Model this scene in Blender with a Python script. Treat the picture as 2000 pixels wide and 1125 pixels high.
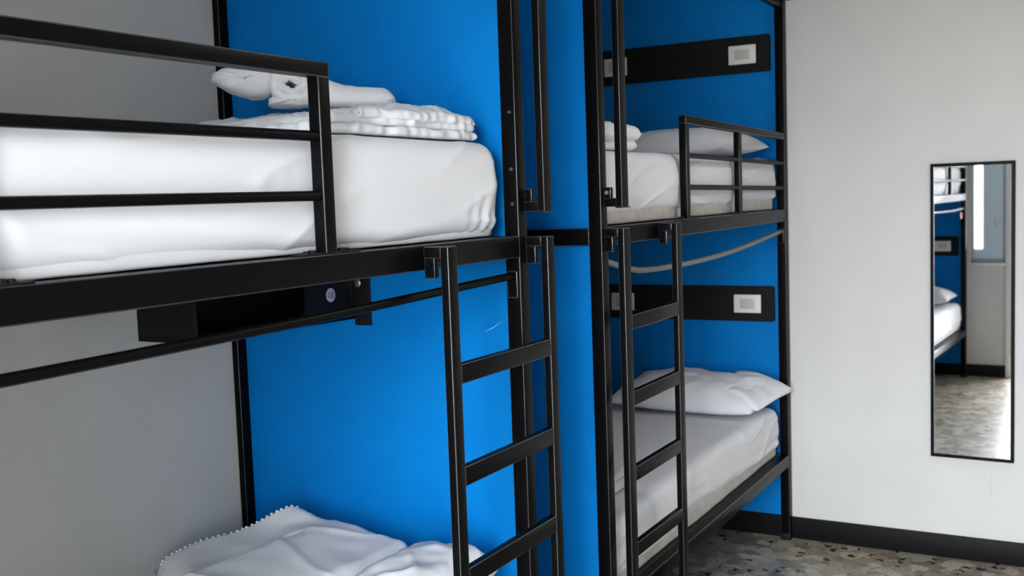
import bpy, bmesh, math, random
from mathutils import Vector, Matrix, noise

for o in list(bpy.data.objects):
    bpy.data.objects.remove(o)
scene = bpy.context.scene
COL = scene.collection
PI = math.pi

# ------------------------------------------------------------------ camera
# X = towards the aisle, Y = along the beds (away from the camera), Z up.
# far end wall Y = 0, aisle faces of the bunk posts X = 0, floor Z = 0.
CAM = Vector((1.2403, -4.6910, 1.58))
F_PX, YAW, PITCH, ROLL = 2062.48, 0.51696457, -0.08463318, -0.0354114
ca, sa, cb, sb = math.cos(YAW), math.sin(YAW), math.cos(PITCH), math.sin(PITCH)
fwd = Vector((-sa * cb, ca * cb, sb)); right = Vector((ca, sa, 0)); up = right.cross(fwd)
r_ax = right * math.cos(ROLL) + up * math.sin(ROLL)
u_ax = -right * math.sin(ROLL) + up * math.cos(ROLL)
cd = bpy.data.cameras.new('camera')
cam = bpy.data.objects.new('camera', cd); COL.objects.link(cam)
M = Matrix((r_ax, u_ax, -fwd)).transposed().to_4x4(); M.translation = CAM
cam.matrix_world = M
cd.sensor_fit = 'HORIZONTAL'; cd.sensor_width = 36.0
cd.lens = 36.0 * F_PX / 2000.0
cd.clip_start = 0.02
cd.dof.use_dof = True; cd.dof.focus_distance = 2.35; cd.dof.aperture_fstop = 7.0
scene.camera = cam

# ------------------------------------------------------------------ world: bright overcast daylight outside
w = bpy.data.worlds.new('daylight'); scene.world = w; w.use_nodes = True
bg = w.node_tree.nodes['Background']
wn, wl = w.node_tree.nodes, w.node_tree.links
wtc = wn.new('ShaderNodeTexCoord'); wsx = wn.new('ShaderNodeSeparateXYZ'); wmr = wn.new('ShaderNodeMapRange'); wrp = wn.new('ShaderNodeValToRGB')
wmr.inputs['From Min'].default_value = -0.12; wmr.inputs['From Max'].default_value = 0.12
wl.new(wtc.outputs['Generated'], wsx.inputs['Vector']); wl.new(wsx.outputs['Z'], wmr.inputs['Value']); wl.new(wmr.outputs['Result'], wrp.inputs['Fac'])
wrp.color_ramp.elements[0].color = (0.27, 0.27, 0.26, 1)      # street and facades opposite
wrp.color_ramp.elements[1].color = (0.92, 0.96, 1.0, 1)       # overcast sky
wl.new(wrp.outputs['Color'], bg.inputs['Color'])
bg.inputs['Strength'].default_value = 33.0
def portal(name, x0, x1, z0, z1, y):
    l = bpy.data.lights.new(name, 'AREA'); l.shape = 'RECTANGLE'
    l.size = x1 - x0; l.size_y = z1 - z0; l.cycles.is_portal = True
    o = bpy.data.objects.new(name, l); COL.objects.link(o)
    o.location = ((x0 + x1) / 2, y, (z0 + z1) / 2); o.rotation_euler = (PI / 2, 0, 0)   # -Z axis -> +Y
    return o
BACK = -4.60                                     # inner face of the window wall
WX0, WX1, WZ0, WZ1 = 0.02, 0.27, 0.93, 2.20      # side window
DX0, DX1, DZ1 = 0.33, 1.42, 2.30                 # balcony doorway the photograph is taken from
GX0, GX1, GY, GZ = -0.45, 1.46, -6.0, 2.75        # added loggia narrowing the daylight: side walls, open front, soffit
portal('added_loggia_portal', GX0, GX1, 0.0, GZ, GY - 0.01)

scene.cycles.max_bounces = 8; scene.cycles.diffuse_bounces = 5; scene.cycles.glossy_bounces = 4
vs = scene.view_settings
vs.view_transform = 'Standard'; vs.look = 'None'; vs.gamma = 1.0; vs.use_curve_mapping = False
vs.exposure = 0.05

# ------------------------------------------------------------------ materials
def mat(name, col, rough=0.5, metallic=0.0, spec=0.5):
    m = bpy.data.materials.new(name); m.use_nodes = True
    b = m.node_tree.nodes['Principled BSDF']
    b.inputs['Base Color'].default_value = (*col, 1); b.inputs['Roughness'].default_value = rough
    b.inputs['Metallic'].default_value = metallic; b.inputs['Specular IOR Level'].default_value = spec
    return m
def nodes(m): return m.node_tree.nodes, m.node_tree.links, m.node_tree.nodes['Principled BSDF']
def add_bump(m, scale, strength, dist=0.001, detail=4.0, stretch=None):
    n, l, b = nodes(m)
    tc = n.new('ShaderNodeTexCoord'); nz = n.new('ShaderNodeTexNoise'); bp = n.new('ShaderNodeBump')
    nz.inputs['Scale'].default_value = scale; nz.inputs['Detail'].default_value = detail
    bp.inputs['Strength'].default_value = strength; bp.inputs['Distance'].default_value = dist
    if stretch:
        mp = n.new('ShaderNodeMapping'); mp.inputs['Scale'].default_value = stretch
        l.new(tc.outputs['Object'], mp.inputs['Vector']); l.new(mp.outputs['Vector'], nz.inputs['Vector'])
    else:
        l.new(tc.outputs['Object'], nz.inputs['Vector'])
    l.new(nz.outputs['Fac'], bp.inputs['Height']); l.new(bp.outputs['Normal'], b.inputs['Normal'])
    return m
def mottle(m, c0, c1, scale, lo=0.35, hi=0.65):
    n, l, b = nodes(m)
    tc = n.new('ShaderNodeTexCoord'); nz = n.new('ShaderNodeTexNoise'); rp = n.new('ShaderNodeValToRGB')
    nz.inputs['Scale'].default_value = scale; nz.inputs['Detail'].default_value = 5
    rp.color_ramp.elements[0].position = lo; rp.color_ramp.elements[1].position = hi
    rp.color_ramp.elements[0].color = (*c0, 1); rp.color_ramp.elements[1].color = (*c1, 1)
    l.new(tc.outputs['Object'], nz.inputs['Vector']); l.new(nz.outputs['Fac'], rp.inputs['Fac'])
    l.new(rp.outputs['Color'], b.inputs['Base Color'])
    return m

BLACK = add_bump(mat('black_powder_coat', (0.003, 0.003, 0.0034), 0.34, spec=0.065), 900, 0.08, 0.0004)
EDGE = mat('black_edge_highlight', (0.03, 0.03, 0.032), 0.22, spec=0.55)  # lighter, glossier bevels that bring out the highlights along the tube edges
BLACKM = mat('black_matt_board', (0.006, 0.006, 0.0065), 0.6, spec=0.2)
BLUE = add_bump(mottle(mat('blue_laminate', (0, .2, .6), 0.6, spec=0.08), (0.0005, 0.182, 0.555), (0.0006, 0.195, 0.585), 9), 420, 0.25, 0.0006)
GREY = add_bump(mottle(mat('grey_wall_paint', (.55, .55, .55), 0.8, spec=0.2), (0.635, 0.635, 0.635), (0.66, 0.66, 0.66), 5), 260, 0.3, 0.0008)
GREYD = add_bump(mottle(mat('warm_grey_wall', (.4, .4, .38), 0.8, spec=0.15), (0.565, 0.55, 0.505), (0.595, 0.58, 0.535), 5), 260, 0.3, 0.0008)  # slightly darker and warmer than the end wall grey
WHITEP = add_bump(mat('white_paint', (0.66, 0.66, 0.65), 0.8, spec=0.2), 200, 0.2, 0.0006)
BASEB = mat('baseboard_black', (0.006, 0.006, 0.007), 0.5, spec=0.12)
CLOTH = add_bump(mat('white_cotton', (0.785, 0.80, 0.845), 0.92, spec=0.1), 1600, 0.25, 0.0005)
TERRY = add_bump(mat('white_terry', (0.815, 0.82, 0.84), 0.97, spec=0.05), 420, 0.9, 0.002, 6)
PAD = add_bump(mottle(mat('mattress_ticking', (.5, .48, .44), 0.9, spec=0.1), (0.50, 0.48, 0.44), (0.60, 0.585, 0.55), 30), 700, 0.3, 0.001)
PLASTIC = mat('white_plastic', (0.78, 0.77, 0.74), 0.4)
PLASTIC2 = mat('grey_plastic', (0.55, 0.55, 0.53), 0.4)
STEEL = mat('zinc_steel', (0.55, 0.56, 0.58), 0.35, 1.0)
BOLTM = mat('dull_bolt', (0.10, 0.10, 0.11), 0.35, 0.6)
RODG = mat('grey_rod', (0.16, 0.16, 0.17), 0.4)
STICK = mat('sticker_silver', (0.42, 0.43, 0.50), 0.45)
STICKD = mat('sticker_print', (0.03, 0.03, 0.05), 0.5)
SCRATCH = mat('scratch_mark', (0.12, 0.42, 0.80), 0.6)
REDT = mat('red_card', (0.55, 0.02, 0.05), 0.5)
PALEB = mat('pale_blue_frame', (0.62, 0.77, 0.88), 0.4)
MIRR = mat('mirror_silver', (0.93, 0.94, 0.94), 0.015, 1.0)
WOODB = mat('dark_board', (0.02, 0.018, 0.016), 0.7)
gl = bpy.data.materials.new('window_glass'); gl.use_nodes = True
n_, l_, b_ = nodes(gl)
b_.inputs['Base Color'].default_value = (1, 1, 1, 1); b_.inputs['Roughness'].default_value = 0.0
b_.inputs['Transmission Weight'].default_value = 1.0; b_.inputs['IOR'].default_value = 1.05
GLASS = gl

def terrazzo():
    m = mat('terrazzo', (0.2, 0.19, 0.17), 0.22, spec=0.5)
    n, l, b = nodes(m)
    tc = n.new('ShaderNodeTexCoord')
    def vor(scale, seed):
        mp = n.new('ShaderNodeMapping'); mp.inputs['Location'].default_value = (seed, seed * 2.3, 0)
        dz = n.new('ShaderNodeTexNoise'); dz.inputs['Scale'].default_value = scale * 1.4
        mx = n.new('ShaderNodeMix'); mx.data_type = 'VECTOR'; mx.inputs['Factor'].default_value = 0.06
        v = n.new('ShaderNodeTexVoronoi'); v.inputs['Scale'].default_value = scale
        l.new(tc.outputs['Object'], mp.inputs['Vector']); l.new(mp.outputs['Vector'], dz.inputs['Vector'])
        l.new(mp.outputs['Vector'], mx.inputs[4]); l.new(dz.outputs['Color'], mx.inputs[5])
        l.new(mx.outputs[1], v.inputs['Vector'])
        return v
    v1 = vor(19, 0.0); v2 = vor(24, 3.1)
    sep = n.new('ShaderNodeSeparateColor'); l.new(v1.outputs['Color'], sep.inputs['Color'])
    r1 = n.new('ShaderNodeValToRGB'); r1.color_ramp.interpolation = 'CONSTANT'
    e = r1.color_ramp.elements
    cols = [(0.0, (.25, .235, .19)), (.2, (.31, .285, .235)), (.38, (.20, .19, .155)), (.55, (.38, .345, .285)), (.7, (.27, .20, .15)), (.86, (.15, .145, .115))]
    e[0].position = 0; e[0].color = (*cols[0][1], 1); e[1].position = cols[1][0]; e[1].color = (*cols[1][1], 1)
    for p, c in cols[2:]:
        k = e.new(p); k.color = (*c, 1)
    l.new(sep.outputs['Red'], r1.inputs['Fac'])
    sep2 = n.new('ShaderNodeSeparateColor'); l.new(v2.outputs['Color'], sep2.inputs['Color'])
    lt = n.new('ShaderNodeMath'); lt.operation = 'LESS_THAN'; lt.inputs[1].default_value = 0.24
    l.new(sep2.outputs['Green'], lt.inputs[0])
    dl = n.new('ShaderNodeMath'); dl.operation = 'LESS_THAN'; dl.inputs[1].default_value = 0.36
    l.new(v2.outputs['Distance'], dl.inputs[0])
    mu = n.new('ShaderNodeMath'); mu.operation = 'MULTIPLY'; l.new(lt.outputs[0], mu.inputs[0]); l.new(dl.outputs[0], mu.inputs[1])
    mx = n.new('ShaderNodeMix'); mx.data_type = 'RGBA'; mx.inputs[7].default_value = (.018, .019, .015, 1)
    l.new(mu.outputs[0], mx.inputs[0]); l.new(r1.outputs['Color'], mx.inputs[6])
    nz = n.new('ShaderNodeTexNoise'); nz.inputs['Scale'].default_value = 60; nz.inputs['Detail'].default_value = 5
    l.new(tc.outputs['Object'], nz.inputs['Vector'])
    m2 = n.new('ShaderNodeMix'); m2.data_type = 'RGBA'; m2.blend_type = 'OVERLAY'; m2.inputs[0].default_value = 0.55
    l.new(mx.outputs[2], m2.inputs[6]); l.new(nz.outputs['Fac'], m2.inputs[7]); l.new(m2.outputs[2], b.inputs['Base Color'])
    mr = n.new('ShaderNodeMapRange'); mr.inputs['To Min'].default_value = 0.2; mr.inputs['To Max'].default_value = 0.42
    l.new(nz.outputs['Fac'], mr.inputs['Value']); l.new(mr.outputs['Result'], b.inputs['Roughness'])
    return m
TERRAZZO = terrazzo()

# ------------------------------------------------------------------ mesh helpers (world coordinates, origin moved to the parent)
def box(bm, x0, x1, y0, y1, z0, z1, bev=0.0, seg=2):
    r = bmesh.ops.create_cube(bm, size=1.0)
    vs_ = r['verts']
    for v in vs_:
        v.co = Vector(((x0 + x1) / 2 + v.co.x * (x1 - x0), (y0 + y1) / 2 + v.co.y * (y1 - y0), (z0 + z1) / 2 + v.co.z * (z1 - z0)))
    if bev > 0:
        es = list({e for v in vs_ for e in v.link_edges})
        rb = bmesh.ops.bevel(bm, geom=es, offset=bev, offset_type='OFFSET', segments=seg, profile=0.5, affect='EDGES')
        for f in rb['faces']: f.material_index = 1
def tube(bm, pts, r, n=12, cap=True):
    pts = [Vector(p) for p in pts]; rings = []
    for i, p in enumerate(pts):
        t = (pts[min(i + 1, len(pts) - 1)] - pts[max(i - 1, 0)]).normalized()
        a = t.cross(Vector((0, 0, 1)))
        if a.length < 1e-4: a = t.cross(Vector((1, 0, 0)))
        a.normalize(); b = t.cross(a)
        rings.append([bm.verts.new(p + (a * math.cos(2 * PI * k / n) + b * math.sin(2 * PI * k / n)) * r) for k in range(n)])
    for i in range(len(rings) - 1):
        for k in range(n):
            bm.faces.new((rings[i][k], rings[i][(k + 1) % n], rings[i + 1][(k + 1) % n], rings[i + 1][k]))
    if cap:
        bm.faces.new(rings[0][::-1]); bm.faces.new(rings[-1])
def disc(bm, c, axis, r, h, n=20, dome=0.0):
    axis = Vector(axis).normalized(); c = Vector(c)
    a = axis.orthogonal().normalized(); b = axis.cross(a)
    prof = [(r, 0), (r, h * 0.7), (r * 0.82, h)] if dome == 0 else [(r, 0), (r * 0.9, h * 0.5), (r * 0.55, h * 0.9)]
    rings = [[bm.verts.new(c + axis * hh + (a * math.cos(2 * PI * k / n) + b * math.sin(2 * PI * k / n)) * rr) for k in range(n)] for rr, hh in prof]
    for i in range(len(rings) - 1):
        for k in range(n):
            bm.faces.new((rings[i][k], rings[i][(k + 1) % n], rings[i + 1][(k + 1) % n], rings[i + 1][k]))
    bm.faces.new(rings[0][::-1]); bm.faces.new(rings[-1])
def catmull(pts, n=8):
    P = [Vector(p) for p in pts]; P = [P[0] * 2 - P[1]] + P + [P[-1] * 2 - P[-2]]; out = []
    for i in range(1, len(P) - 2):
        for k in range(n):
            t = k / n
            out.append(0.5 * ((2 * P[i]) + (P[i + 1] - P[i - 1]) * t + (2 * P[i - 1] - 5 * P[i] + 4 * P[i + 1] - P[i + 2]) * t * t + (3 * P[i] - P[i - 1] - 3 * P[i + 1] + P[i + 2]) * t ** 3))
    out.append(P[-2]); return out
def wloc(o):
    v = Vector((0, 0, 0))
    while o is not None:
        v += o.location; o = o.parent
    return v
def obj(name, bm, m, parent=None, smooth=False, origin=None):
    me = bpy.data.meshes.new(name)
    bmesh.ops.recalc_face_normals(bm, faces=bm.faces[:])
    base = wloc(parent) if parent is not None else Vector((0, 0, 0))
    if origin is not None: base = Vector(origin)
    bmesh.ops.translate(bm, verts=bm.verts[:], vec=-base)
    bm.to_mesh(me); bm.free(); me.materials.append(m); me.materials.append(EDGE if m is BLACK else m)
    if smooth:
        for p in me.polygons: p.use_smooth = True
        if smooth != 'all': me.set_sharp_from_angle(angle=math.radians(40))
    o = bpy.data.objects.new(name, me); COL.objects.link(o)
    if parent is not None: o.parent = parent
    if origin is not None: o.location = origin - (wloc(parent) if parent is not None else Vector((0, 0, 0)))
    return o
def B(name, m, parent, *a, bev=0.002, seg=2, smooth=True):
    bm = bmesh.new(); box(bm, *a, bev=bev, seg=seg); return obj(name, bm, m, parent, smooth)
def tag(o, label=None, cat=None, group=None, kind=None):
    if label: o['label'] = label
    if cat: o['category'] = cat
    if group: o['group'] = group
    if kind: o['kind'] = kind
    return o
def thing(name, label, cat, loc=(0, 0, 0), group=None):
    o = bpy.data.objects.new(name, None); COL.objects.link(o); o.location = loc; o.empty_display_size = 0.1
    return tag(o, label, cat, group)
def struct(name, m, label, *a, bev=0.0):
    o = B(name, m, None, *a, bev=bev, smooth=bev > 0)
    return tag(o, label, None, None, 'structure')

# ------------------------------------------------------------------ the room
WL = -0.962      # left wall
RX = 2.30        # right wall
CZ = 2.62
struct('floor', TERRAZZO, 'speckled grey brown terrazzo floor', WL - 0.1, RX + 0.1, BACK - 0.2, 0.1, -0.1, 0.0)
struct('ceiling', WHITEP, 'plain white ceiling above the bunks', WL - 0.1, RX + 0.1, BACK - 0.2, 0.1, CZ, CZ + 0.1)
struct('wall_left', GREYD, 'grey wall behind the long sides of the bunks', WL - 0.1, WL, BACK, 0.0, 0.0, CZ)
struct('wall_far', GREY, 'light grey end wall carrying the mirror', -0.012, RX, 0.0, 0.1, 0.0, CZ)
struct('wall_far_blue', BLUE, 'blue end wall at the head of the far bunk', WL - 0.1, -0.012, 0.0, 0.1, 0.0, CZ)
struct('wall_right', GREYD, 'grey wall across the aisle', RX, RX + 0.1, BACK, 0.0, 0.0, CZ)
bm = bmesh.new()
y0, y1 = BACK - 0.2, BACK
for a in ((WL - 0.1, WX0, 0.0, CZ), (WX0, WX1, 0.0, WZ0), (WX0, WX1, WZ1, CZ), (WX1, DX0, 0.0, CZ), (DX0, DX1, DZ1, CZ), (DX1, RX + 0.1, 0.0, CZ)):
    box(bm, a[0], a[1], y0, y1, a[2], a[3])
wb = obj('wall_back', bm, GREY); tag(wb, 'grey wall with window and balcony doorway seen in the mirror', kind='structure')
struct('baseboard_far', BASEB, 'black baseboard along the end wall', WL, RX, -0.016, 0.0, 0.0, 0.097, bev=0.002)
struct('baseboard_right', BASEB, 'black baseboard along the aisle wall', RX - 0.016, RX, BACK, -0.016, 0.0, 0.097, bev=0.002)
struct('baseboard_back', BASEB, 'black baseboard under the window', WL, DX0, BACK, BACK + 0.016, 0.0, 0.097, bev=0.002)
struct('trim_1', BASEB, 'black strip along the top of the end wall', 0.0, RX, -0.014, 0.0, 2.396, 2.44, bev=0.002)

# unseen loggia added outside the doorway to narrow the daylight
struct('floor_added_loggia', TERRAZZO, 'terrazzo floor of the added loggia outside the doorway', GX0 - 0.1, GX1 + 0.1, GY, BACK - 0.2, -0.1, 0.0)
struct('ceiling_added_loggia', WHITEP, 'white soffit of the added loggia', GX0 - 0.1, GX1 + 0.1, GY, BACK - 0.2, GZ, GZ + 0.1)
struct('wall_added_loggia_left', WHITEP, 'white side wall of the added loggia beyond the window', GX0 - 0.1, GX0, GY, BACK - 0.2, 0.0, GZ)
struct('wall_added_loggia_right', WHITEP, 'white side wall of the added loggia beside the doorway', GX1, GX1 + 0.1, GY, BACK - 0.2, 0.0, GZ)

# blue partition boards at the foot end of each bunk, the near one with a pale scratch
PY = -2.432
p_near = struct('wall_partition_near', BLUE, 'blue partition board at the foot of the near bunk', -0.937, -0.041, PY, PY + 0.018, 0.0, 2.40)
bm = bmesh.new()
sc = catmull([(-0.129, PY - 0.0003, 1.249), (-0.115, PY - 0.0003, 1.2535), (-0.098, PY - 0.0003, 1.262), (-0.078, PY - 0.0003, 1.276)], 5)
for i in range(len(sc) - 1):
    wdt = 0.0013 * math.sin(PI * (i + 0.7) / (len(sc) + 0.4))
    q = [bm.verts.new(sc[i] + Vector((0, 0, wdt))), bm.verts.new(sc[i + 1] + Vector((0, 0, wdt))), bm.verts.new(sc[i + 1] - Vector((0, 0, wdt))), bm.verts.new(sc[i] - Vector((0, 0, wdt)))]
    bm.faces.new(q)
obj('scratch', bm, SCRATCH, p_near)
struct('wall_partition_far', BLUE, 'blue partition board at the foot of the far bunk seen through the gap', -0.937, -0.041, -1.968, -1.950, 0.0, 2.40)

bm = bmesh.new()                                     # faint vertical scuff below the mirror
SC2 = [(0.822, 0.395), (0.826, 0.36), (0.818, 0.325), (0.823, 0.29), (0.817, 0.255)]
for (xa, za), (xb, zb_) in zip(SC2[:-1], SC2[1:]):
    bm.faces.new([bm.verts.new(p) for p in ((xa - 0.0009, -0.0004, za), (xa + 0.0009, -0.0004, za), (xb + 0.0007, -0.0004, zb_), (xb - 0.0007, -0.0004, zb_))])
obj('scuff', bm, mat('scuff_grey', (0.50, 0.49, 0.47), 0.8), bpy.data.objects['wall_far'])

# window beside the balcony doorway
win = thing('window_1', 'narrow pale blue window seen in the mirror', None, (WX0, BACK - 0.1, WZ0)); win['kind'] = 'structure'
bm = bmesh.new()
yy0, yy1 = BACK - 0.09, BACK - 0.03
for a in ((WX0, WX0 + 0.012, WZ0, WZ1), (WX1 - 0.012, WX1, WZ0, WZ1), (WX0, WX1, WZ0, WZ0 + 0.03), (WX0, WX1, WZ1 - 0.03, WZ1)):
    box(bm, a[0], a[1], yy0, yy1, a[2], a[3], 0.002)
obj('window_frame', bm, PALEB, win, True)
bm = bmesh.new()
yy0, yy1 = BACK - 0.08, BACK - 0.01
for a in ((WX0 + 0.012, WX0 + 0.022, WZ0 + 0.03, WZ1 - 0.03), (0.105, WX1 - 0.012, WZ0 + 0.03, WZ1 - 0.03), (WX0 + 0.022, 0.105, WZ0 + 0.03, WZ0 + 0.11), (WX0 + 0.022, 0.105, WZ1 - 0.11, WZ1 - 0.03)):
    box(bm, a[0], a[1], yy0, yy1, a[2], a[3], 0.003)
sash = obj('sash', bm, PALEB, win, True)
B('pane', GLASS, win, WX0 + 0.022, 0.105, BACK - 0.05, BACK - 0.046, WZ0 + 0.11, WZ1 - 0.11, bev=0)
bm = bmesh.new(); box(bm, 0.196, 0.216, BACK - 0.012, BACK - 0.004, 1.22, 1.29, 0.002); box(bm, 0.196, 0.235, BACK - 0.006, BACK + 0.03, 1.25, 1.266, 0.003)
obj('handle', bm, PLASTIC, sash, True)
B('window_sill', PLASTIC, win, WX0 - 0.01, WX1 + 0.01, BACK - 0.05, BACK + 0.03, WZ0 - 0.025, WZ0, bev=0.003)
door = thing('door_1', 'white framed balcony doorway seen at the mirror edge', None, (DX0, BACK - 0.1, 0)); door['kind'] = 'structure'
B('door_jamb', PLASTIC, door, DX0 - 0.05, DX0, BACK - 0.15, BACK + 0.02, 0.0, DZ1, bev=0.003)
B('door_jamb', PLASTIC, door, DX1, DX1 + 0.05, BACK - 0.15, BACK + 0.02, 0.0, DZ1, bev=0.003)
B('door_head', PLASTIC, door, DX0 - 0.05, DX1 + 0.05, BACK - 0.15, BACK + 0.02, DZ1, DZ1 + 0.05, bev=0.003)

# ------------------------------------------------------------------ bunk frames
BV = 0.0022
def bar(name, parent, *a, m=BLACK, bev=BV, seg=3): return B(name, m, parent, *a, bev=bev, seg=seg)
def bunk(label, foot, head, sgn, guard, lad, handle, rod, rod_mat, slope, group):
    """foot/head: outer Y of the end posts; lad: (stile a, stile b) Y ranges."""
    root = thing('bunk_bed', label, 'bunk bed', (-0.48, (foot[0] + head[1]) / 2, 0), group)
    fy0, fy1 = foot; hy0, hy1 = head
    for (a, b) in (foot, head):
        p = bar('post', root, -0.040, 0.0, a, b, 0.0, 2.40)
        B('post_foot', BLACKM, p, -0.042, 0.002, a - 0.001, b + 0.001, 0.0, 0.03, bev=0.002)
        bar('back_post', root, WL + 0.001, WL + 0.024, a, b, 0.0, 2.40)
    lo, hi = min(fy1, hy1), max(fy0, hy0)        # clear span between the posts
    for z0, z1 in ((1.437, 1.490), (0.340, 0.392)):
        bar('side_rail', root, -0.035, 0.0, lo, hi, z0, z1)
        bar('back_rail', root, WL + 0.001, WL + 0.030, lo, hi, z0, z1)
        B('bed_base', WOODB, root, WL + 0.030, -0.035, lo + 0.01, hi - 0.01, z1 - 0.022, z1 - 0.004, bev=0)
        for (a, b) in (foot, head):
            e0, e1 = (a, a + 0.030)
            bar('cross_rail', root, WL + 0.024, -0.040, e0, e1, z0 + 0.002, z1 - 0.002)
    bar('top_rail', root, -0.035, -0.005, lo, hi, 2.36, 2.395)
    # guard rail: frame of flat tube with two round bars and a middle post
    g0, g1, gm = guard                            # open end (foot side), end at the head post, middle post
    dz = slope
    gr = bpy.data.objects.new('guard_rail', None); COL.objects.link(gr); gr.parent = root
    s = 1 if g1 > g0 else -1
    def zt(y): return -dz * abs(y - g0)
    bm = bmesh.new(); box(bm, -0.027, 0.0, min(g0, g1), max(g0, g1), 1.810, 1.838, BV, 3)
    for v in bm.verts: v.co.z += zt(v.co.y)
    obj('top_bar', bm, BLACK, gr, True)
    bar('guard_post', gr, -0.027, 0.0, min(g0, g0 + s * 0.031), max(g0, g0 + s * 0.031), 1.490, 1.812)
    bar('guard_post', gr, -0.025, -0.001, gm - 0.015, gm + 0.015, 1.490, 1.812 + zt(gm))
    for zc in (1.7045, 1.597):
        bm = bmesh.new(); tube(bm, [(-0.012, g0 + s * 0.010, zc), (-0.012, g1, zc + 0.8 * zt(g1))], 0.0095, 14)
        obj('bar', bm, BLACK, gr, True)
    for gy in (g0 + s * 0.0155, gm):
        pl = B('foot_plate', BLACKM, gr, -0.026, 0.001, gy - 0.085, gy + 0.085, 1.490, 1.4935, bev=0.001)
        for k in (-1, 1):
            bm = bmesh.new(); disc(bm, (-0.012, gy + k * 0.042, 1.4935), (0, 0, 1), 0.008, 0.006); disc(bm, (-0.012, gy + k * 0.058, 1.4935), (0, 0, 1), 0.006, 0.005)
            obj('bolt', bm, BLACKM, pl, True)
    # ladder hooked on the side rail and the foot post
    la = bpy.data.objects.new('ladder', None); COL.objects.link(la); la.parent = root
    for (a, b) in lad:
        bar('stile', la, 0.042, 0.062, a, b, 0.0, 1.4865)
        bm = bmesh.new()
        box(bm, 0.001, 0.044, a, a + 0.022, 1.462, 1.4865, 0.002)
        # inner gusset with a rounded corner
        box(bm, 0.034, 0.044, a + 0.002, a + 0.020, 1.452, 1.464, 0.002)
        obj('hook', bm, BLACK, la, True)
        pl = B('hook_plate', BLACK, la, 0.0005, 0.0265, a + 0.002, a + 0.0195, 1.420, 1.464, bev=0.002)
        bm = bmesh.new(); disc(bm, (0.0135, a + 0.002, 1.448), (0, -1, 0), 0.0080, 0.007); disc(bm, (0.0135, a + 0.002, 1.431), (0, -1, 0), 0.003, 0.003)
        obj('bolt', bm, BLACK, pl, True)
    r0 = lad[0][1]; r1 = lad[1][0]
    for zt_ in (1.2375, 1.0185, 0.7985, 0.576, 0.355):
        bar('rung', la, 0.042, 0.0615, r0, r1, zt_ - 0.042, zt_)
    # grab handle on the foot post above the ladder
    h0, h1 = handle
    ha = bpy.data.objects.new('grab_handle', None); COL.objects.link(ha); ha.parent = root
    bar('upright', ha, 0.040, 0.060, h0, h1, 1.5465, 2.26)
    for (z0, z1, k) in ((1.5465, 1.571, 1), (2.2355, 2.26, -1)):
        bar('hook', ha, 0.001, 0.042, h0 + 0.004, h0 + 0.026, z0, z1, bev=0.002)
        pl = B('hook_plate', BLACK, ha, 0.0005, 0.0225, h0 + 0.006, h0 + 0.0235, min(z0 + k * 0.022, z0 + k * 0.055), max(z0 + k * 0.022, z0 + k * 0.055), bev=0.002)
        bm = bmesh.new(); disc(bm, (0.012, h0 + 0.006, z0 + k * 0.04), (0, -1, 0), 0.0065, 0.006)
        obj('bolt', bm, STEEL if sgn > 0 else BLACK, pl, True)
    B('end_plate', BLACK, ha, 0.038, 0.064, h0 - 0.001, h1 + 0.004, 1.543, 1.5465, bev=0.001)
    # curtain rod
    bm = bmesh.new(); tube(bm, catmull(rod, 8), 0.0095, 12)
    rd = obj('curtain_rod', bm, rod_mat, root, 'all')
    for (x, y, z), k in ((rod[0], 0), (rod[-1], 1)):
        py = foot if abs(y - foot[0]) < abs(y - head[0]) else head
        face = py[0] if y < (py[0] + py[1]) / 2 else py[1]
        d = -1 if face == py[0] else 1
        bm = bmesh.new(); box(bm, -0.036, -0.006, min(face, face + d * 0.004), max(face, face + d * 0.004), z - 0.055, z + 0.012, 0.0035, 3)
        obj('rod_bracket', bm, BLACK, root, True)
    return root

near = bunk('near black metal bunk bed with the long guard rail, ladder at its foot end', (-2.466, -2.424), (-4.53, -4.488), -1,
            (-3.155, -4.488, -3.872), ((-2.878, -2.843), (-2.437, -2.402)), (-2.443, -2.404),
            [(-0.02, -4.488, 1.372), (-0.02, -4.1, 1.366), (-0.02, -3.85, 1.3655), (-0.02, -3.45, 1.370), (-0.02, -3.07, 1.377), (-0.02, -2.75, 1.3855), (-0.02, -2.466, 1.393)], BLACK, 0.0, 'black bunk beds')
for z in (1.786, 1.650, 1.567):
    bm = bmesh.new(); disc(bm, (-0.0155, -2.466, z), (0, -1, 0), 0.0050, 0.004, 14, 1); obj('post_bolt', bm, BOLTM, near, True)
far = bunk('far black metal bunk bed against the mirror wall with bent curtain rod', (-1.990, -1.948), (-0.058, -0.017), 1,
           (-1.292, -0.058, -0.690), ((-1.978, -1.932), (-1.563, -1.522)), (-1.978, -1.933),
           [(-0.02, -1.948, 1.398), (-0.02, -1.90, 1.385), (-0.02, -1.744, 1.355), (-0.02, -1.623, 1.343), (-0.02, -1.315, 1.337), (-0.02, -0.941, 1.342), (-0.02, -0.694, 1.352), (-0.02, -0.35, 1.374), (-0.02, -0.058, 1.395)], RODG, 0.014, 'black bunk beds')

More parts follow.
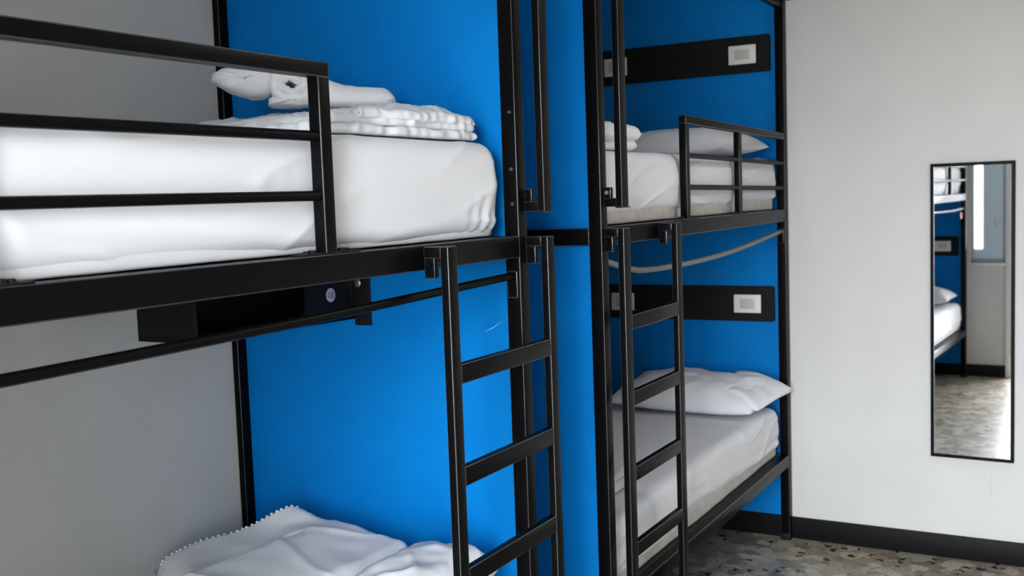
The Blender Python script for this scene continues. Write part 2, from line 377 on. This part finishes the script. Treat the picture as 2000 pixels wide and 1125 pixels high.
# ------------------------------------------------------------------ soft things
def nz(x, y, z=0.0): return noise.noise(Vector((x, y, z)))
def ridge(x, y, z=0.0): return 1.0 - 2.0 * abs(noise.noise(Vector((x, y, z))))
def sstep(a, b, x):
    t = max(0.0, min(1.0, (x - a) / (b - a))); return t * t * (3 - 2 * t)
def rounded_box(x0, x1, y0, y1, z0, z1, r, nx, ny, nz_, disp):
    """closed box of fine quads pushed onto a rounded box, then displaced along its normal"""
    bm = bmesh.new(); cache = {}
    c = Vector(((x0 + x1) / 2, (y0 + y1) / 2, (z0 + z1) / 2)); h = Vector(((x1 - x0) / 2, (y1 - y0) / 2, (z1 - z0) / 2))
    def even(i, n, hh):   # more rows near the edges
        t = -1 + 2 * i / n
        return hh * math.copysign(abs(t) ** 0.8, t) if n > 4 else hh * t
    def vert(i, j, k):
        key = (i, j, k)
        if key in cache: return cache[key]
        p = Vector((even(i, nx, h.x), even(j, ny, h.y), even(k, nz_, h.z)))
        q = Vector((max(-h.x + r, min(h.x - r, p.x)), max(-h.y + r, min(h.y - r, p.y)), max(-h.z + r, min(h.z - r, p.z))))
        d = p - q
        n = d.normalized() if d.length > 1e-7 else Vector((0, 0, 1))
        w_ = c + q + n * r
        w_ = disp(w_, n)
        cache[key] = bm.verts.new(w_); return cache[key]
    for (n1, n2, f) in ((nx, ny, lambda a, b, s: (a, b, s * nz_)), (nx, nz_, lambda a, b, s: (a, s * ny, b)), (ny, nz_, lambda a, b, s: (s * nx, a, b))):
        for s in (0, 1):
            for a in range(n1):
                for b in range(n2):
                    vs4 = [vert(*f(a, b, s)), vert(*f(a + 1, b, s)), vert(*f(a + 1, b + 1, s)), vert(*f(a, b + 1, s))]
                    bm.faces.new(vs4)
    return bm
def mattress(label, y0, y1, zb, zt, foot_y, seed, group, hem=0.0):
    root = thing('mattress', label, 'mattress', (-0.49, (y0 + y1) / 2, zb), group)
    X0, X1 = -0.925, -0.045
    def d0(p, n):
        return p + n * (0.002 * nz(p.x * 9, p.y * 9, p.z * 20 + seed))
    bm = rounded_box(X0 + 0.004, X1 - 0.004, y0 + 0.006, y1 - 0.006, zb, zb + 0.07, 0.009, 24, 90, 10, d0)
    obj('mattress_pad', bm, PAD if hem else CLOTH, root, 'all')
    H = zt - zb
    def d1(p, n):
        v = (p.z - zb) / H
        fx = max(0.0, n.x); fy = abs(n.y)
        # slack folds running along the lower half of the front side
        ph = p.y * 2.3 + (p.z - zb) * 52 + 2.2 * nz(p.y * 1.7, p.z * 5, seed)
        fold = math.exp(-((v - 0.18) / 0.22) ** 2) * (0.0070 * math.sin(ph) * (0.45 + 0.55 * sstep(-.3, .5, nz(p.y * 1.1, 3.1, seed))))
        # a few long diagonal pulls
        pull = 0.0050 * max(0.0, ridge(p.y * 1.5 + p.z * 3.0, p.z * 9 - p.y * 2.2, seed + 5)) ** 6
        bulge = 0.010 * math.sin(PI * max(0, min(1, v))) * fx + 0.014 * math.sin(PI * max(0, min(1, v * 0.95))) * fy
        soft = (0.004 - 0.003 * max(0.0, n.z)) * nz(p.x * 3 + seed, p.y * 3, p.z * 5)
        # gathered pleats round the front foot corner
        dc = math.hypot((p.x - X1), (p.y - foot_y))
        pleat = math.exp(-(dc / 0.11) ** 2) * (1 - sstep(0.15, 0.6, v)) * 0.0040 * math.sin(((p.x - X1) - (p.y - foot_y)) * 135 + v * 7 + 2 * nz(p.z * 14, seed))
        p2 = p + n * (fold * fx * 1.0 + pull * (fx + 0.5 * max(0, n.z)) + bulge + soft + pleat)
        if v < 0.5:                                   # uneven hem of the sheet
            p2.z += (hem + (0.005 + 0.2 * hem) * nz(p.y * 4.0, p.x * 4, seed + 9)) * (1 - v * 2)
        if p.z > zt - 0.05: p2.z -= 0.004 * max(0.0, nz(p.x * 2.5, p.y * 2.0, seed + 2))
        return p2
    bm = rounded_box(X0, X1, y0, y1, zb + 0.002, zt, 0.035, 40, 190, 34, d1)
    obj('fitted_sheet', bm, CLOTH, root, 'all')
    return root
mattress('thick white mattress on the near upper bunk behind the long guard rail', -4.475, -2.500, 1.490, 1.716, -2.500, 1.0, 'white mattresses')
mattress('white mattress on the near lower bunk under the folded towels', -4.475, -2.500, 0.392, 0.612, -2.500, 4.0, 'white mattresses')
mattress('white mattress on the far upper bunk behind the short guard rail', -1.930, -0.075, 1.490, 1.712, -1.930, 7.0, 'white mattresses', 0.026)
mattress('white mattress on the far lower bunk with sagging sheet', -1.930, -0.075, 0.392, 0.610, -1.930, 11.0, 'white mattresses', 0.030)

def cushion(cs, th, pe=2.6, q=2.0, ns=48, nt=36, wr=0.004, wf=9.0, seed=0.0, pinch=0.0, edge=0.0, flat=0.35, top=None, R=0.0, droop=0.0, grid=False):
    """soft closed slab over four corner points (bilinear); pe/q shape the rim, wr wrinkles, pinch draws the sides in"""
    c00, c10, c11, c01 = [Vector(c) for c in cs]
    bm = bmesh.new(); T = []; Bt = []
    L = ((c10 - c00).length + (c11 - c01).length) / 2; W = ((c01 - c00).length + (c11 - c10).length) / 2
    for i in range(ns + 1):
        a = []; b = []
        for j in range(nt + 1):
            s = -math.cos(PI * i / ns) * 0.7 + (-1 + 2 * i / ns) * 0.3; t = -math.cos(PI * j / nt) * 0.7 + (-1 + 2 * j / nt) * 0.3
            pr = (max(0.0, 1 - abs(s) ** pe) * max(0.0, 1 - abs(t) ** pe)) ** (1 / q)
            ds, dt = (1 - abs(s)) * L / 2, (1 - abs(t)) * W / 2
            if R:
                k_ = 1 - min(1.0, ds / R); k2 = 1 - min(1.0, dt / R)
                pr = math.sqrt(max(0.0, 1 - k_ * k_ - k2 * k2)) if k_ * k_ + k2 * k2 < 1 else 0.0
            s2 = s * (1 - pinch * (1 - t * t)); t2 = t * (1 - pinch * (1 - s * s))
            es = edge * (nz(t * W * 4, seed, 1.3) + 0.4 * nz(t * W * 22, seed, 5.1)); et = edge * (nz(s * L * 4, seed + 4, 2.7) + 0.4 * nz(s * L * 22, seed + 4, 7.7))
            s2 += es * abs(s) ** 4 * math.copysign(1, s) / max(L / 2, .05); t2 += et * abs(t) ** 4 * math.copysign(1, t) / max(W / 2, .05)
            u, v = (s2 + 1) / 2, (t2 + 1) / 2
            p = c00 * (1 - u) * (1 - v) + c10 * u * (1 - v) + c11 * u * v + c01 * (1 - u) * v
            if droop: p.z -= droop * (1 - sstep(0.0, 0.10, min(ds, dt))) ** 1.7
            wx, wy = s * L / 2, t * W / 2
            w1 = wr * (nz(wx * wf, wy * wf, seed) + 0.5 * nz(wx * wf * 2.3, wy * wf * 2.3, seed + 3) + 0.9 * max(0, ridge(wx * wf * .6 + seed, wy * wf * .9, seed + 8)) ** 4)
            ht = th * (1 - flat) * pr + w1 * min(1.0, pr * 1.6)
            if top: ht += top(s, t) * min(1.0, pr * 1.4)
            a.append(bm.verts.new(p + Vector((0, 0, ht))))
            rim = i in (0, ns) or j in (0, nt)
            b.append(a[-1] if rim else bm.verts.new(p + Vector((0, 0, -th * flat * pr + 0.12 * w1 * pr))))
        T.append(a); Bt.append(b)
    for i in range(ns):
        for j in range(nt):
            bm.faces.new((T[i][j], T[i + 1][j], T[i + 1][j + 1], T[i][j + 1]))
            f = (Bt[i][j], Bt[i][j + 1], Bt[i + 1][j + 1], Bt[i + 1][j])
            if len(set(f)) == 4:
                try: bm.faces.new(f)
                except ValueError: pass
    if grid: return bm, [[v.co.copy() for v in r_] for r_ in T]
    return bm

# folded duvet on the near upper bunk: four rumpled layers
zt = 1.716
dv = thing('folded_duvet', 'crumpled white duvet folded in layers at the foot of the near upper bunk', 'duvet', (-0.48, -2.75, zt), 'folded white bedding')
lay = [((-0.072, -3.12), (-0.068, -2.512), (-0.900, -2.512), (-0.905, -2.930), 0.004, 0.020, 0.0),
       ((-0.080, -3.05), (-0.074, -2.516), (-0.895, -2.515), (-0.900, -2.870), 0.024, 0.021, 0.0),
       ((-0.084, -2.97), (-0.070, -2.512), (-0.890, -2.515), (-0.880, -2.810), 0.044, 0.022, 0.006),
       ((-0.100, -2.80), (-0.072, -2.510), (-0.880, -2.515), (-0.860, -2.760), 0.062, 0.025, 0.030)]
for k, (a, b, c, d, z, th, dr) in enumerate(lay):
    z0 = zt + z + th * 0.4
    bm = cushion([(a[0], a[1], z0), (b[0], b[1], z0), (c[0], c[1], z0), (d[0], d[1], z0)], th, ns=120, nt=100,
                 wr=0.0050, wf=20, seed=k * 7.7 + 1, edge=0.020, flat=0.4, R=th * 0.62, droop=dr)
    obj('fold_layer', bm, CLOTH, dv, 'all')
# rolled towel on the duvet
FX, FY = Vector((0.757, 0.653, 0)), Vector((-0.653, 0.757, 0))
tc0 = Vector((-0.430, -2.770, zt + 0.100))
tw = thing('rolled_towel', 'rolled white towel resting on the folded duvet of the near upper bunk', 'towel', tc0, 'rolled and folded white towels')
def ribbon(pts, th, y0, y1, seed, nyy=26):
    bm = bmesh.new(); pts = [Vector((p[0], p[1], 0)) for p in pts]; pts = catmull(pts, 7); rows = []
    N = len(pts)
    for i, p in enumerate(pts):
        t = (pts[min(i + 1, N - 1)] - pts[max(i - 1, 0)]).normalized(); nrm = Vector((-t.y, t.x, 0)); row = []
        e = min(1.0, min(i, N - 1 - i) / 3.0); e = math.sqrt(max(0.02, 1 - (1 - e) ** 2))
        for j in range(nyy + 1):
            v = j / nyy; ee = math.sqrt(max(0.03, 1 - max(0, (abs(2 * v - 1) - 0.86) / 0.14) ** 2))
            y = y0 + (y1 - y0) * v + 0.008 * nz(i * 0.10, seed, 1.0) * (1 if j < nyy / 2 else -1)
            w1 = 0.004 * nz(i * 0.22, v * 4, seed)
            a = p + nrm * (th / 2 * e * ee + w1); b = p - nrm * (th / 2 * e * ee - w1)
            row.append((bm.verts.new(tc0 + FX * a.x + FY * y + Vector((0, 0, a.y))), bm.verts.new(tc0 + FX * b.x + FY * y + Vector((0, 0, b.y)))))
        rows.append(row)
    for i in range(N - 1):
        for j in range(nyy):
            bm.faces.new((rows[i][j][0], rows[i + 1][j][0], rows[i + 1][j + 1][0], rows[i][j + 1][0]))
            bm.faces.new((rows[i][j][1], rows[i][j + 1][1], rows[i + 1][j + 1][1], rows[i + 1][j][1]))
        for j in (0, nyy):
            bm.faces.new((rows[i][j][0], rows[i][j][1], rows[i + 1][j][1], rows[i + 1][j][0]))
    for i in (0, N - 1):
        for j in range(nyy):
            bm.faces.new((rows[i][j][0], rows[i][j + 1][0], rows[i][j + 1][1], rows[i][j][1]))
    return bm
sp = []
for k in range(34):                                  # tight spiral, outer turn first
    a = math.radians(150 - k * 27); r = 0.050 - 0.040 * (k / 33)
    sp.append((0.004 + r * math.cos(a) * 1.12, 0.052 + r * math.sin(a) * 0.95))
bm = ribbon(sp, 0.0215, 0.0, 0.17, 2.0)
obj('towel_roll', bm, TERRY, tw, 'all')
def lobe(outline, y0, y1, seed, n=22):
    """solid soft lobe: closed outline in the (u, z) plane swept along the roll axis with rounded ends"""
    pts = catmull([Vector((p[0], p[1], 0)) for p in outline + outline[:1]], 7)[:-1]; c = sum(pts, Vector()) / len(pts)
    bm = bmesh.new(); rows = []
    for j in range(n + 1):
        v = j / n; e = math.sqrt(max(0.0, 1 - abs(2 * v - 1) ** 5)) * 0.93 + 0.07; row = []
        for i, p in enumerate(pts):
            q = c + (p - c) * e; q = q * (1 + 0.05 * nz(i * 0.25, v * 3, seed))
            row.append(bm.verts.new(tc0 + FX * q.x + FY * (y0 + (y1 - y0) * v + 0.006 * nz(i * .2, v, seed)) + Vector((0, 0, q.y + 0.004 * nz(i * .3, v * 5, seed + 2)))))
        rows.append(row)
    N = len(pts)
    for j in range(n):
        for i in range(N): bm.faces.new((rows[j][i], rows[j][(i + 1) % N], rows[j + 1][(i + 1) % N], rows[j + 1][i]))
    bm.faces.new(rows[0][::-1]); bm.faces.new(rows[-1])
    return bm
bm = lobe([(-0.180, 0.064), (-0.172, 0.082), (-0.135, 0.093), (-0.085, 0.098), (-0.045, 0.104), (-0.020, 0.090), (-0.030, 0.050), (-0.055, 0.026), (-0.095, 0.026), (-0.140, 0.040)], 0.012, 0.16, 5.0)
obj('towel_flap', bm, TERRY, tw, 'all')
bm = lobe([(-0.052, 0.006), (-0.045, 0.022), (0.0, 0.024), (0.05, 0.022), (0.07, 0.006), (0.0, 0.0)], 0.0, 0.17, 8.0)
obj('towel_underside', bm, TERRY, tw, 'all')
def P(a, b, z):
    q_ = tc0 + FX * a + FY * b; return (q_.x, q_.y, tc0.z + z)
bm = cushion([P(0.028, 0.015, 0.016), P(0.250, 0.000, 0.006), P(0.245, 0.12, 0.006), P(0.028, 0.16, 0.016)], 0.058, wr=0.004, wf=9, seed=3, flat=0.28, ns=60, nt=40, R=0.034,
             top=lambda s, t: 0.022 * (1 - sstep(-0.95, 0.0, s)) - 0.010 * sstep(-0.6, 0.3, s))
obj('towel_body', bm, TERRY, tw, 'all')

# folded towels and pillow on the near lower bunk
zl = 0.612
ft = thing('folded_towel', 'big white towel with stitched hem heaped on the near lower bunk', 'towel', (-0.6, -2.7, zl), 'rolled and folded white towels')
bm, G = cushion([(-0.935, -2.83, zl + 0.030), (-0.36, -3.05, zl + 0.035), (-0.36, -2.56, zl + 0.075), (-0.66, -2.56, zl + 0.115)], 0.070, ns=90, nt=70, wr=0.011, wf=5.5, seed=12, edge=0.012, flat=0.35, R=0.05,
             top=lambda s, t: 0.020 * math.exp(-((s + 0.75) / 0.35) ** 2 - ((t - 0.8) / 0.35) ** 2), grid=True)
under = obj('towel_layer', bm, TERRY, ft, 'all')
bm = bmesh.new()                                     # stitched hem along the back left edge
line = [max((G[i][j] for i in range(0, 14)), key=lambda p: p.z - 0.35 * p.x) for j in range(3, 68)]
acc = 0.0; prev = line[0]
for p in line[1:]:
    acc += (p - prev).length
    if acc > 0.0105:
        acc = 0.0; d_ = (p - prev).normalized(); disc(bm, p + Vector((0, 0, 0.001)) - d_ * 0.004, d_, 0.0042, 0.0075, 8, 1)
    prev = p
obj('hem_stitching', bm, TERRY, under, 'all')
bm = cushion([(-0.66, -3.02, zl + 0.085), (-0.325, -3.06, zl + 0.070), (-0.285, -2.560, zl + 0.082), (-0.545, -2.545, zl + 0.112)], 0.062, ns=80, nt=70, wr=0.007, wf=6, seed=21, edge=0.008, flat=0.42, R=0.034)
obj('towel_fold', bm, TERRY, ft, 'all')
pw = thing('pillow', 'white pillow beside the folded towel on the near lower bunk', 'pillow', (-0.17, -2.72, zl), 'white pillows')
bm = cushion([(-0.285, -2.96, zl + 0.055), (-0.060, -2.93, zl + 0.055), (-0.056, -2.520, zl + 0.066), (-0.272, -2.520, zl + 0.066)], 0.125, pe=4.5, q=2.0, ns=56, nt=56, wr=0.009, wf=11, seed=31, pinch=0.02, flat=0.4)
obj('pillowcase', bm, CLOTH, pw, 'all')

# far lower bunk: pillow with loose flap and a folded towel at the foot
zf = 0.610
pw2 = thing('pillow', 'plump white pillow with loose case corner on the far lower bunk', 'pillow', (-0.35, -0.22, zf), 'white pillows')
bm = cushion([(-0.72, -0.42, zf + 0.046), (-0.055, -0.44, zf + 0.040), (0.030, -0.11, zf + 0.082), (-0.72, -0.035, zf + 0.075)], 0.145, pe=3.0, q=2.0, ns=70, nt=50, wr=0.010, wf=7, seed=41, pinch=0.05, flat=0.3)
pc = obj('pillowcase', bm, CLOTH, pw2, 'all')
bm = cushion([(-0.235, -0.36, zf + 0.104), (-0.030, -0.425, zf + 0.052), (0.030, -0.105, zf + 0.094), (-0.215, -0.10, zf + 0.158)], 0.026, pe=7, q=2, ns=40, nt=30, wr=0.005, wf=9, seed=45, flat=0.5,
             top=lambda s, t: 0.022 * (1 - s * s) * (1 - 0.3 * t))
obj('case_flap', bm, CLOTH, pc, 'all')
ft2 = thing('folded_towel', 'folded white towel at the foot of the far lower bunk behind the ladder', 'towel', (-0.35, -1.65, zf), 'rolled and folded white towels')
for k, z in enumerate((0.016, 0.048)):
    bm = cushion([(-0.60, -1.88, zf + z), (-0.150 - 0.01 * k, -1.90, zf + z), (-0.135 - 0.01 * k, -1.45 - 0.01 * k, zf + z), (-0.58, -1.42, zf + z)], 0.030, R=0.018, ns=70, nt=50, wr=0.004, wf=7, seed=51 + k, edge=0.006, flat=0.35)
    obj('towel_fold', bm, TERRY, ft2, 'all')

# far upper bunk: pillow at the head, folded duvet at the foot
zu = 1.712
pw3 = thing('pillow', 'flat white pillow on the far upper bunk behind the short guard rail', 'pillow', (-0.37, -0.25, zu), 'white pillows')
bm = cushion([(-0.72, -0.52, zu + 0.044), (-0.120, -0.54, zu + 0.042), (-0.050, -0.125, zu + 0.050), (-0.72, -0.10, zu + 0.055)], 0.128, pe=3.4, q=2.0, ns=70, nt=50, wr=0.008, wf=7, seed=61, pinch=0.04, flat=0.3)
obj('pillowcase', bm, CLOTH, pw3, 'all')
dv2 = thing('folded_duvet', 'rolled up white duvet at the foot of the far upper bunk behind the grab handle', 'duvet', (-0.4, -1.7, zu), 'folded white bedding')
for k, (z, a, th) in enumerate(((0.018, -0.070, 0.034), (0.052, -0.045, 0.050))):
    bm = cushion([(-0.72, -1.90, zu + z), (a - 0.02, -1.90, zu + z), (a + 0.035, -1.62, zu + z - 0.002), (-0.70, -1.52, zu + z)], th, ns=70, nt=50, wr=0.006, wf=9, seed=71 + k, edge=0.008, flat=0.4, R=th * 0.7)
    obj('fold_layer', bm, CLOTH, dv2, 'all')

# near bunk head end, seen in the mirror
for zz, sd, lb in ((zt, 81, 'white pillow at the head of the near upper bunk seen in the mirror'), (zl, 85, 'white pillow at the head of the near lower bunk seen in the mirror')):
    pm = thing('pillow', lb, 'pillow', (-0.4, -4.27, zz), 'white pillows')
    bm = cushion([(-0.74, -4.455, zz + 0.06), (-0.055, -4.455, zz + 0.06), (-0.060, -4.06, zz + 0.048), (-0.74, -4.06, zz + 0.048)], 0.14, pe=3, q=2, ns=44, nt=34, wr=0.008, wf=7, seed=sd, pinch=0.05, flat=0.3)
    obj('pillowcase', bm, CLOTH, pm, 'all')

# ------------------------------------------------------------------ bedside boards with switches
def board(label, z0, z1, yw, d, x0, x1, plates, group):
    """yw wall face, d = -1 board stands towards -Y"""
    root = thing('bedside_board', label, 'switch board', ((x0 + x1) / 2, yw, z0), group)
    ya, yb = sorted((yw, yw + d * 0.012)); bm = bmesh.new(); box(bm, x0, x1, ya, yb, z0, z1, 0.0)
    es = [e for e in bm.edges if abs(e.verts[0].co.x - e.verts[1].co.x) < 1e-6 and abs(e.verts[0].co.z - e.verts[1].co.z) < 1e-6]
    bmesh.ops.bevel(bm, geom=es, offset=0.012, segments=4, profile=0.5, affect='EDGES')
    obj('board', bm, BLACKM, root)
    for (px0, px1) in plates:
        pa, pb = sorted((yw + d * 0.012, yw + d * 0.021))
        pz0 = z0 + (z1 - z0) / 2 - 0.042; pz1 = pz0 + 0.084
        pl = B('switch_plate', PLASTIC, root, px0, px1, pa, pb, pz0, pz1, bev=0.004, seg=3)
        qa, qb = sorted((yw + d * 0.020, yw + d * 0.0225))
        cx, cz = (px0 + px1) / 2, (pz0 + pz1) / 2
        B('rocker', PLASTIC2, pl, cx - 0.034, cx + 0.034, qa, qb, cz - 0.022, cz + 0.022, bev=0.001)
    return root
board('black board with two white switches high above the far upper bunk', 2.100, 2.262, 0.0, -1, -0.90, -0.072, ((-0.259, -0.134), (-0.868, -0.752)), 'bedside switch boards')
board('black board with two white switches above the far lower bunk pillow', 0.985, 1.146, 0.0, -1, -0.90, -0.068, ((-0.254, -0.128), (-0.864, -0.745)), 'bedside switch boards')
board('black switch board at the head of the near lower bunk, in the mirror', 0.985, 1.146, BACK + 0.016, 1, -0.90, -0.068, ((-0.254, -0.128), (-0.864, -0.745)), 'bedside switch boards')
struct('wall_partition_back', BLUE, 'blue board behind the head of the near bunk seen in the mirror', -0.937, -0.041, BACK, BACK + 0.016, 0.097, 2.40)

# ------------------------------------------------------------------ black storage box under the near upper bunk
sx0, sx1, sy0, sy1, sz0, sz1 = -0.712, -0.532, -3.012, -2.434, 1.271, 1.420
sb_ = thing('bedside_box', 'black open fronted box hanging under the near upper bunk with round CE sticker', 'storage box', (sx0, sy0, sz0))
T = 0.012
B('bottom_panel', BLACKM, sb_, sx0, sx1, sy0, sy1, sz0, sz0 + T, bev=0.001)
B('top_panel', BLACKM, sb_, sx0, sx1, sy0, sy1, sz1 - T, sz1, bev=0.001)
B('back_panel', BLACKM, sb_, sx0, sx0 + T, sy0, sy1, sz0 + T, sz1 - T, bev=0.001)
B('end_panel', BLACKM, sb_, sx0 + T, sx1, sy0, sy0 + T, sz0 + T, sz1 - T, bev=0.001)
B('end_panel', BLACKM, sb_, sx0 + T, sx1, sy1 - T, sy1, sz0 + T, sz1 - T, bev=0.001)
# solid front section with rounded cut-out edge
bm = bmesh.new()
ya, yb = -2.655, sy1 - T
prof = [(yb, sz0 + T), (yb, sz1 - T)] + [(ya + 0.028 * math.cos(a), (sz0 + sz1) / 2 + (sz1 - sz0 - 2 * T) / 2 * math.sin(a)) for a in [PI / 2 - PI * k / 14 for k in range(15)]]
f0 = [bm.verts.new((sx1 - 0.001, y, z)) for y, z in prof]; f1 = [bm.verts.new((sx1 - 0.008, y, z)) for y, z in prof]
bm.faces.new(f0); bm.faces.new(f1[::-1])
for i in range(len(prof)):
    bm.faces.new((f0[i], f0[(i + 1) % len(prof)], f1[(i + 1) % len(prof)], f1[i]))
fp = obj('front_panel', bm, BLACKM, sb_)
fl = B('mounting_flange', BLACKM, sb_, sx1, sx1 + 0.055, sy1 - 0.003, sy1, sz0 - 0.017, sz1, bev=0.001)
bm = bmesh.new(); disc(bm, (-0.518, sy1 - 0.003, 1.369), (0, -1, 0), 0.0115, 0.004, 18); tag(obj('screw', bm, STEEL, fl, True), 'silver round screw head')
# CE sticker
sc_ = Vector((sx1 - 0.001, -2.533, 1.343))
bm = bmesh.new(); disc(bm, sc_, (1, 0, 0), 0.0185, 0.0012, 28); st = tag(obj('sticker', bm, STICK, fp), 'round silver sticker printed CE')
bm = bmesh.new()
def arc(cy, r, a0, a1, wd=0.0022, n=14):
    pr = None
    for k in range(n + 1):
        a = a0 + (a1 - a0) * k / n
        q = [bm.verts.new((sc_.x + 0.0016, sc_.y + cy + rr * math.cos(a), sc_.z + rr * math.sin(a))) for rr in (r - wd / 2, r + wd / 2)]
        if pr: bm.faces.new((pr[0], pr[1], q[1], q[0]))
        pr = q
arc(-0.0030, 0.0068, PI * 0.5, PI * 1.5); arc(0.0095, 0.0068, PI * 0.5, PI * 1.5)
e = [bm.verts.new((sc_.x + 0.0016, sc_.y + y, sc_.z + z)) for y, z in ((0.003, -0.0011), (0.0085, -0.0011), (0.0085, 0.0011), (0.003, 0.0011))]
bm.faces.new(e)
obj('lettering', bm, STICKD, st)
bm = bmesh.new(); disc(bm, (sx1 - 0.02, -2.735, sz0 + T), (0, 0, 1), 0.0035, 0.006, 12, 1); obj('rivet', bm, STEEL, sb_, True)
bm = bmesh.new(); tube(bm, catmull([(sx0 + 0.012, sy0 - 0.002, sz1 - 0.06), (sx0 + 0.006, sy0 - 0.006, sz1 - 0.075), (sx0 - 0.002, sy0 - 0.003, sz1 - 0.088), (sx0 - 0.002, sy0 + 0.006, sz1 - 0.10)], 6), 0.0012, 8)
obj('loose_wire', bm, PLASTIC2, sb_, 'all')

for o in sb_.children_recursive:                     # the box hangs a little nose-up
    off = wloc(o)
    for v in o.data.vertices:
        yw_ = v.co.y + off.y
        v.co.z += 0.010 * max(0.0, (sy1 - yw_) / (sy1 - sy0))

# ------------------------------------------------------------------ unseen lamp added over the aisle to lift the dim far end
LX, LY = 1.15, -1.30
lp = thing('ceiling_fill_lamp', 'round white ceiling lamp added over the aisle to brighten the far end', 'lamp', (LX, LY, CZ))
bm = bmesh.new(); disc(bm, (LX, LY, CZ), (0, 0, -1), 0.245, 0.05, 40); obj('housing', bm, PLASTIC, lp, True)
bm = bmesh.new(); disc(bm, (LX, LY, CZ - 0.05), (0, 0, -1), 0.20, 0.012, 40)
FILL_LAMP = mat('fill_lamp_diffuser', (0.8, 0.8, 0.78), 0.5)
FILL_LAMP.node_tree.nodes['Principled BSDF'].inputs['Emission Color'].default_value = (1.0, 0.965, 0.92, 1)
FILL_LAMP.node_tree.nodes['Principled BSDF'].inputs['Emission Strength'].default_value = 19.0
obj('diffuser', bm, FILL_LAMP, lp, True)

# ------------------------------------------------------------------ wall mirror, hung a touch askew
mx0, mx1, mz0, mz1 = 0.590, 0.909, 0.433, 1.660
mr = thing('wall_mirror', 'tall narrow mirror in thin black frame on the grey end wall', 'mirror', ((mx0 + mx1) / 2, -0.012, mz0))
hw = (mx1 - mx0) / 2; HH = mz1 - mz0
def mpart(name, boxes, m, bev=0.002):
    bm = bmesh.new()
    for a in boxes: box(bm, *a, bev=bev)
    me = bpy.data.meshes.new(name); bmesh.ops.recalc_face_normals(bm, faces=bm.faces[:]); bm.to_mesh(me); bm.free(); me.materials.append(m)
    o = bpy.data.objects.new(name, me); COL.objects.link(o); o.parent = mr; return o
fw = 0.013
for a in ((-hw, -hw + fw, 0, HH), (hw - fw, hw, 0, HH), (-hw + fw, hw - fw, 0, fw), (-hw + fw, hw - fw, HH - fw, HH)):
    mpart('frame_bar', [(a[0], a[1], -0.012, 0.006, a[2], a[3])], BLACK)
mpart('glass', [(-hw + fw, hw - fw, -0.006, -0.001, fw, HH - fw)], MIRR, 0)
mpart('backing', [(-hw + fw, hw - fw, 0.0, 0.005, fw, HH - fw)], BLACKM, 0)
mr.rotation_euler = (0, 0, math.radians(-1.48))

# red tag on the near bunk's rod, seen in the mirror
bm = bmesh.new(); box(bm, -0.022, -0.020, -4.44, -4.36, 1.292, 1.340, 0.0); tube(bm, [(-0.021, -4.40, 1.338), (-0.021, -4.40, 1.380)], 0.0015, 6)
rt = obj('red_tag', bm, REDT, None, origin=Vector((-0.021, -4.40, 1.30)))
tag(rt, 'small red tag hanging from the near bunk curtain rod seen in the mirror', 'tag')
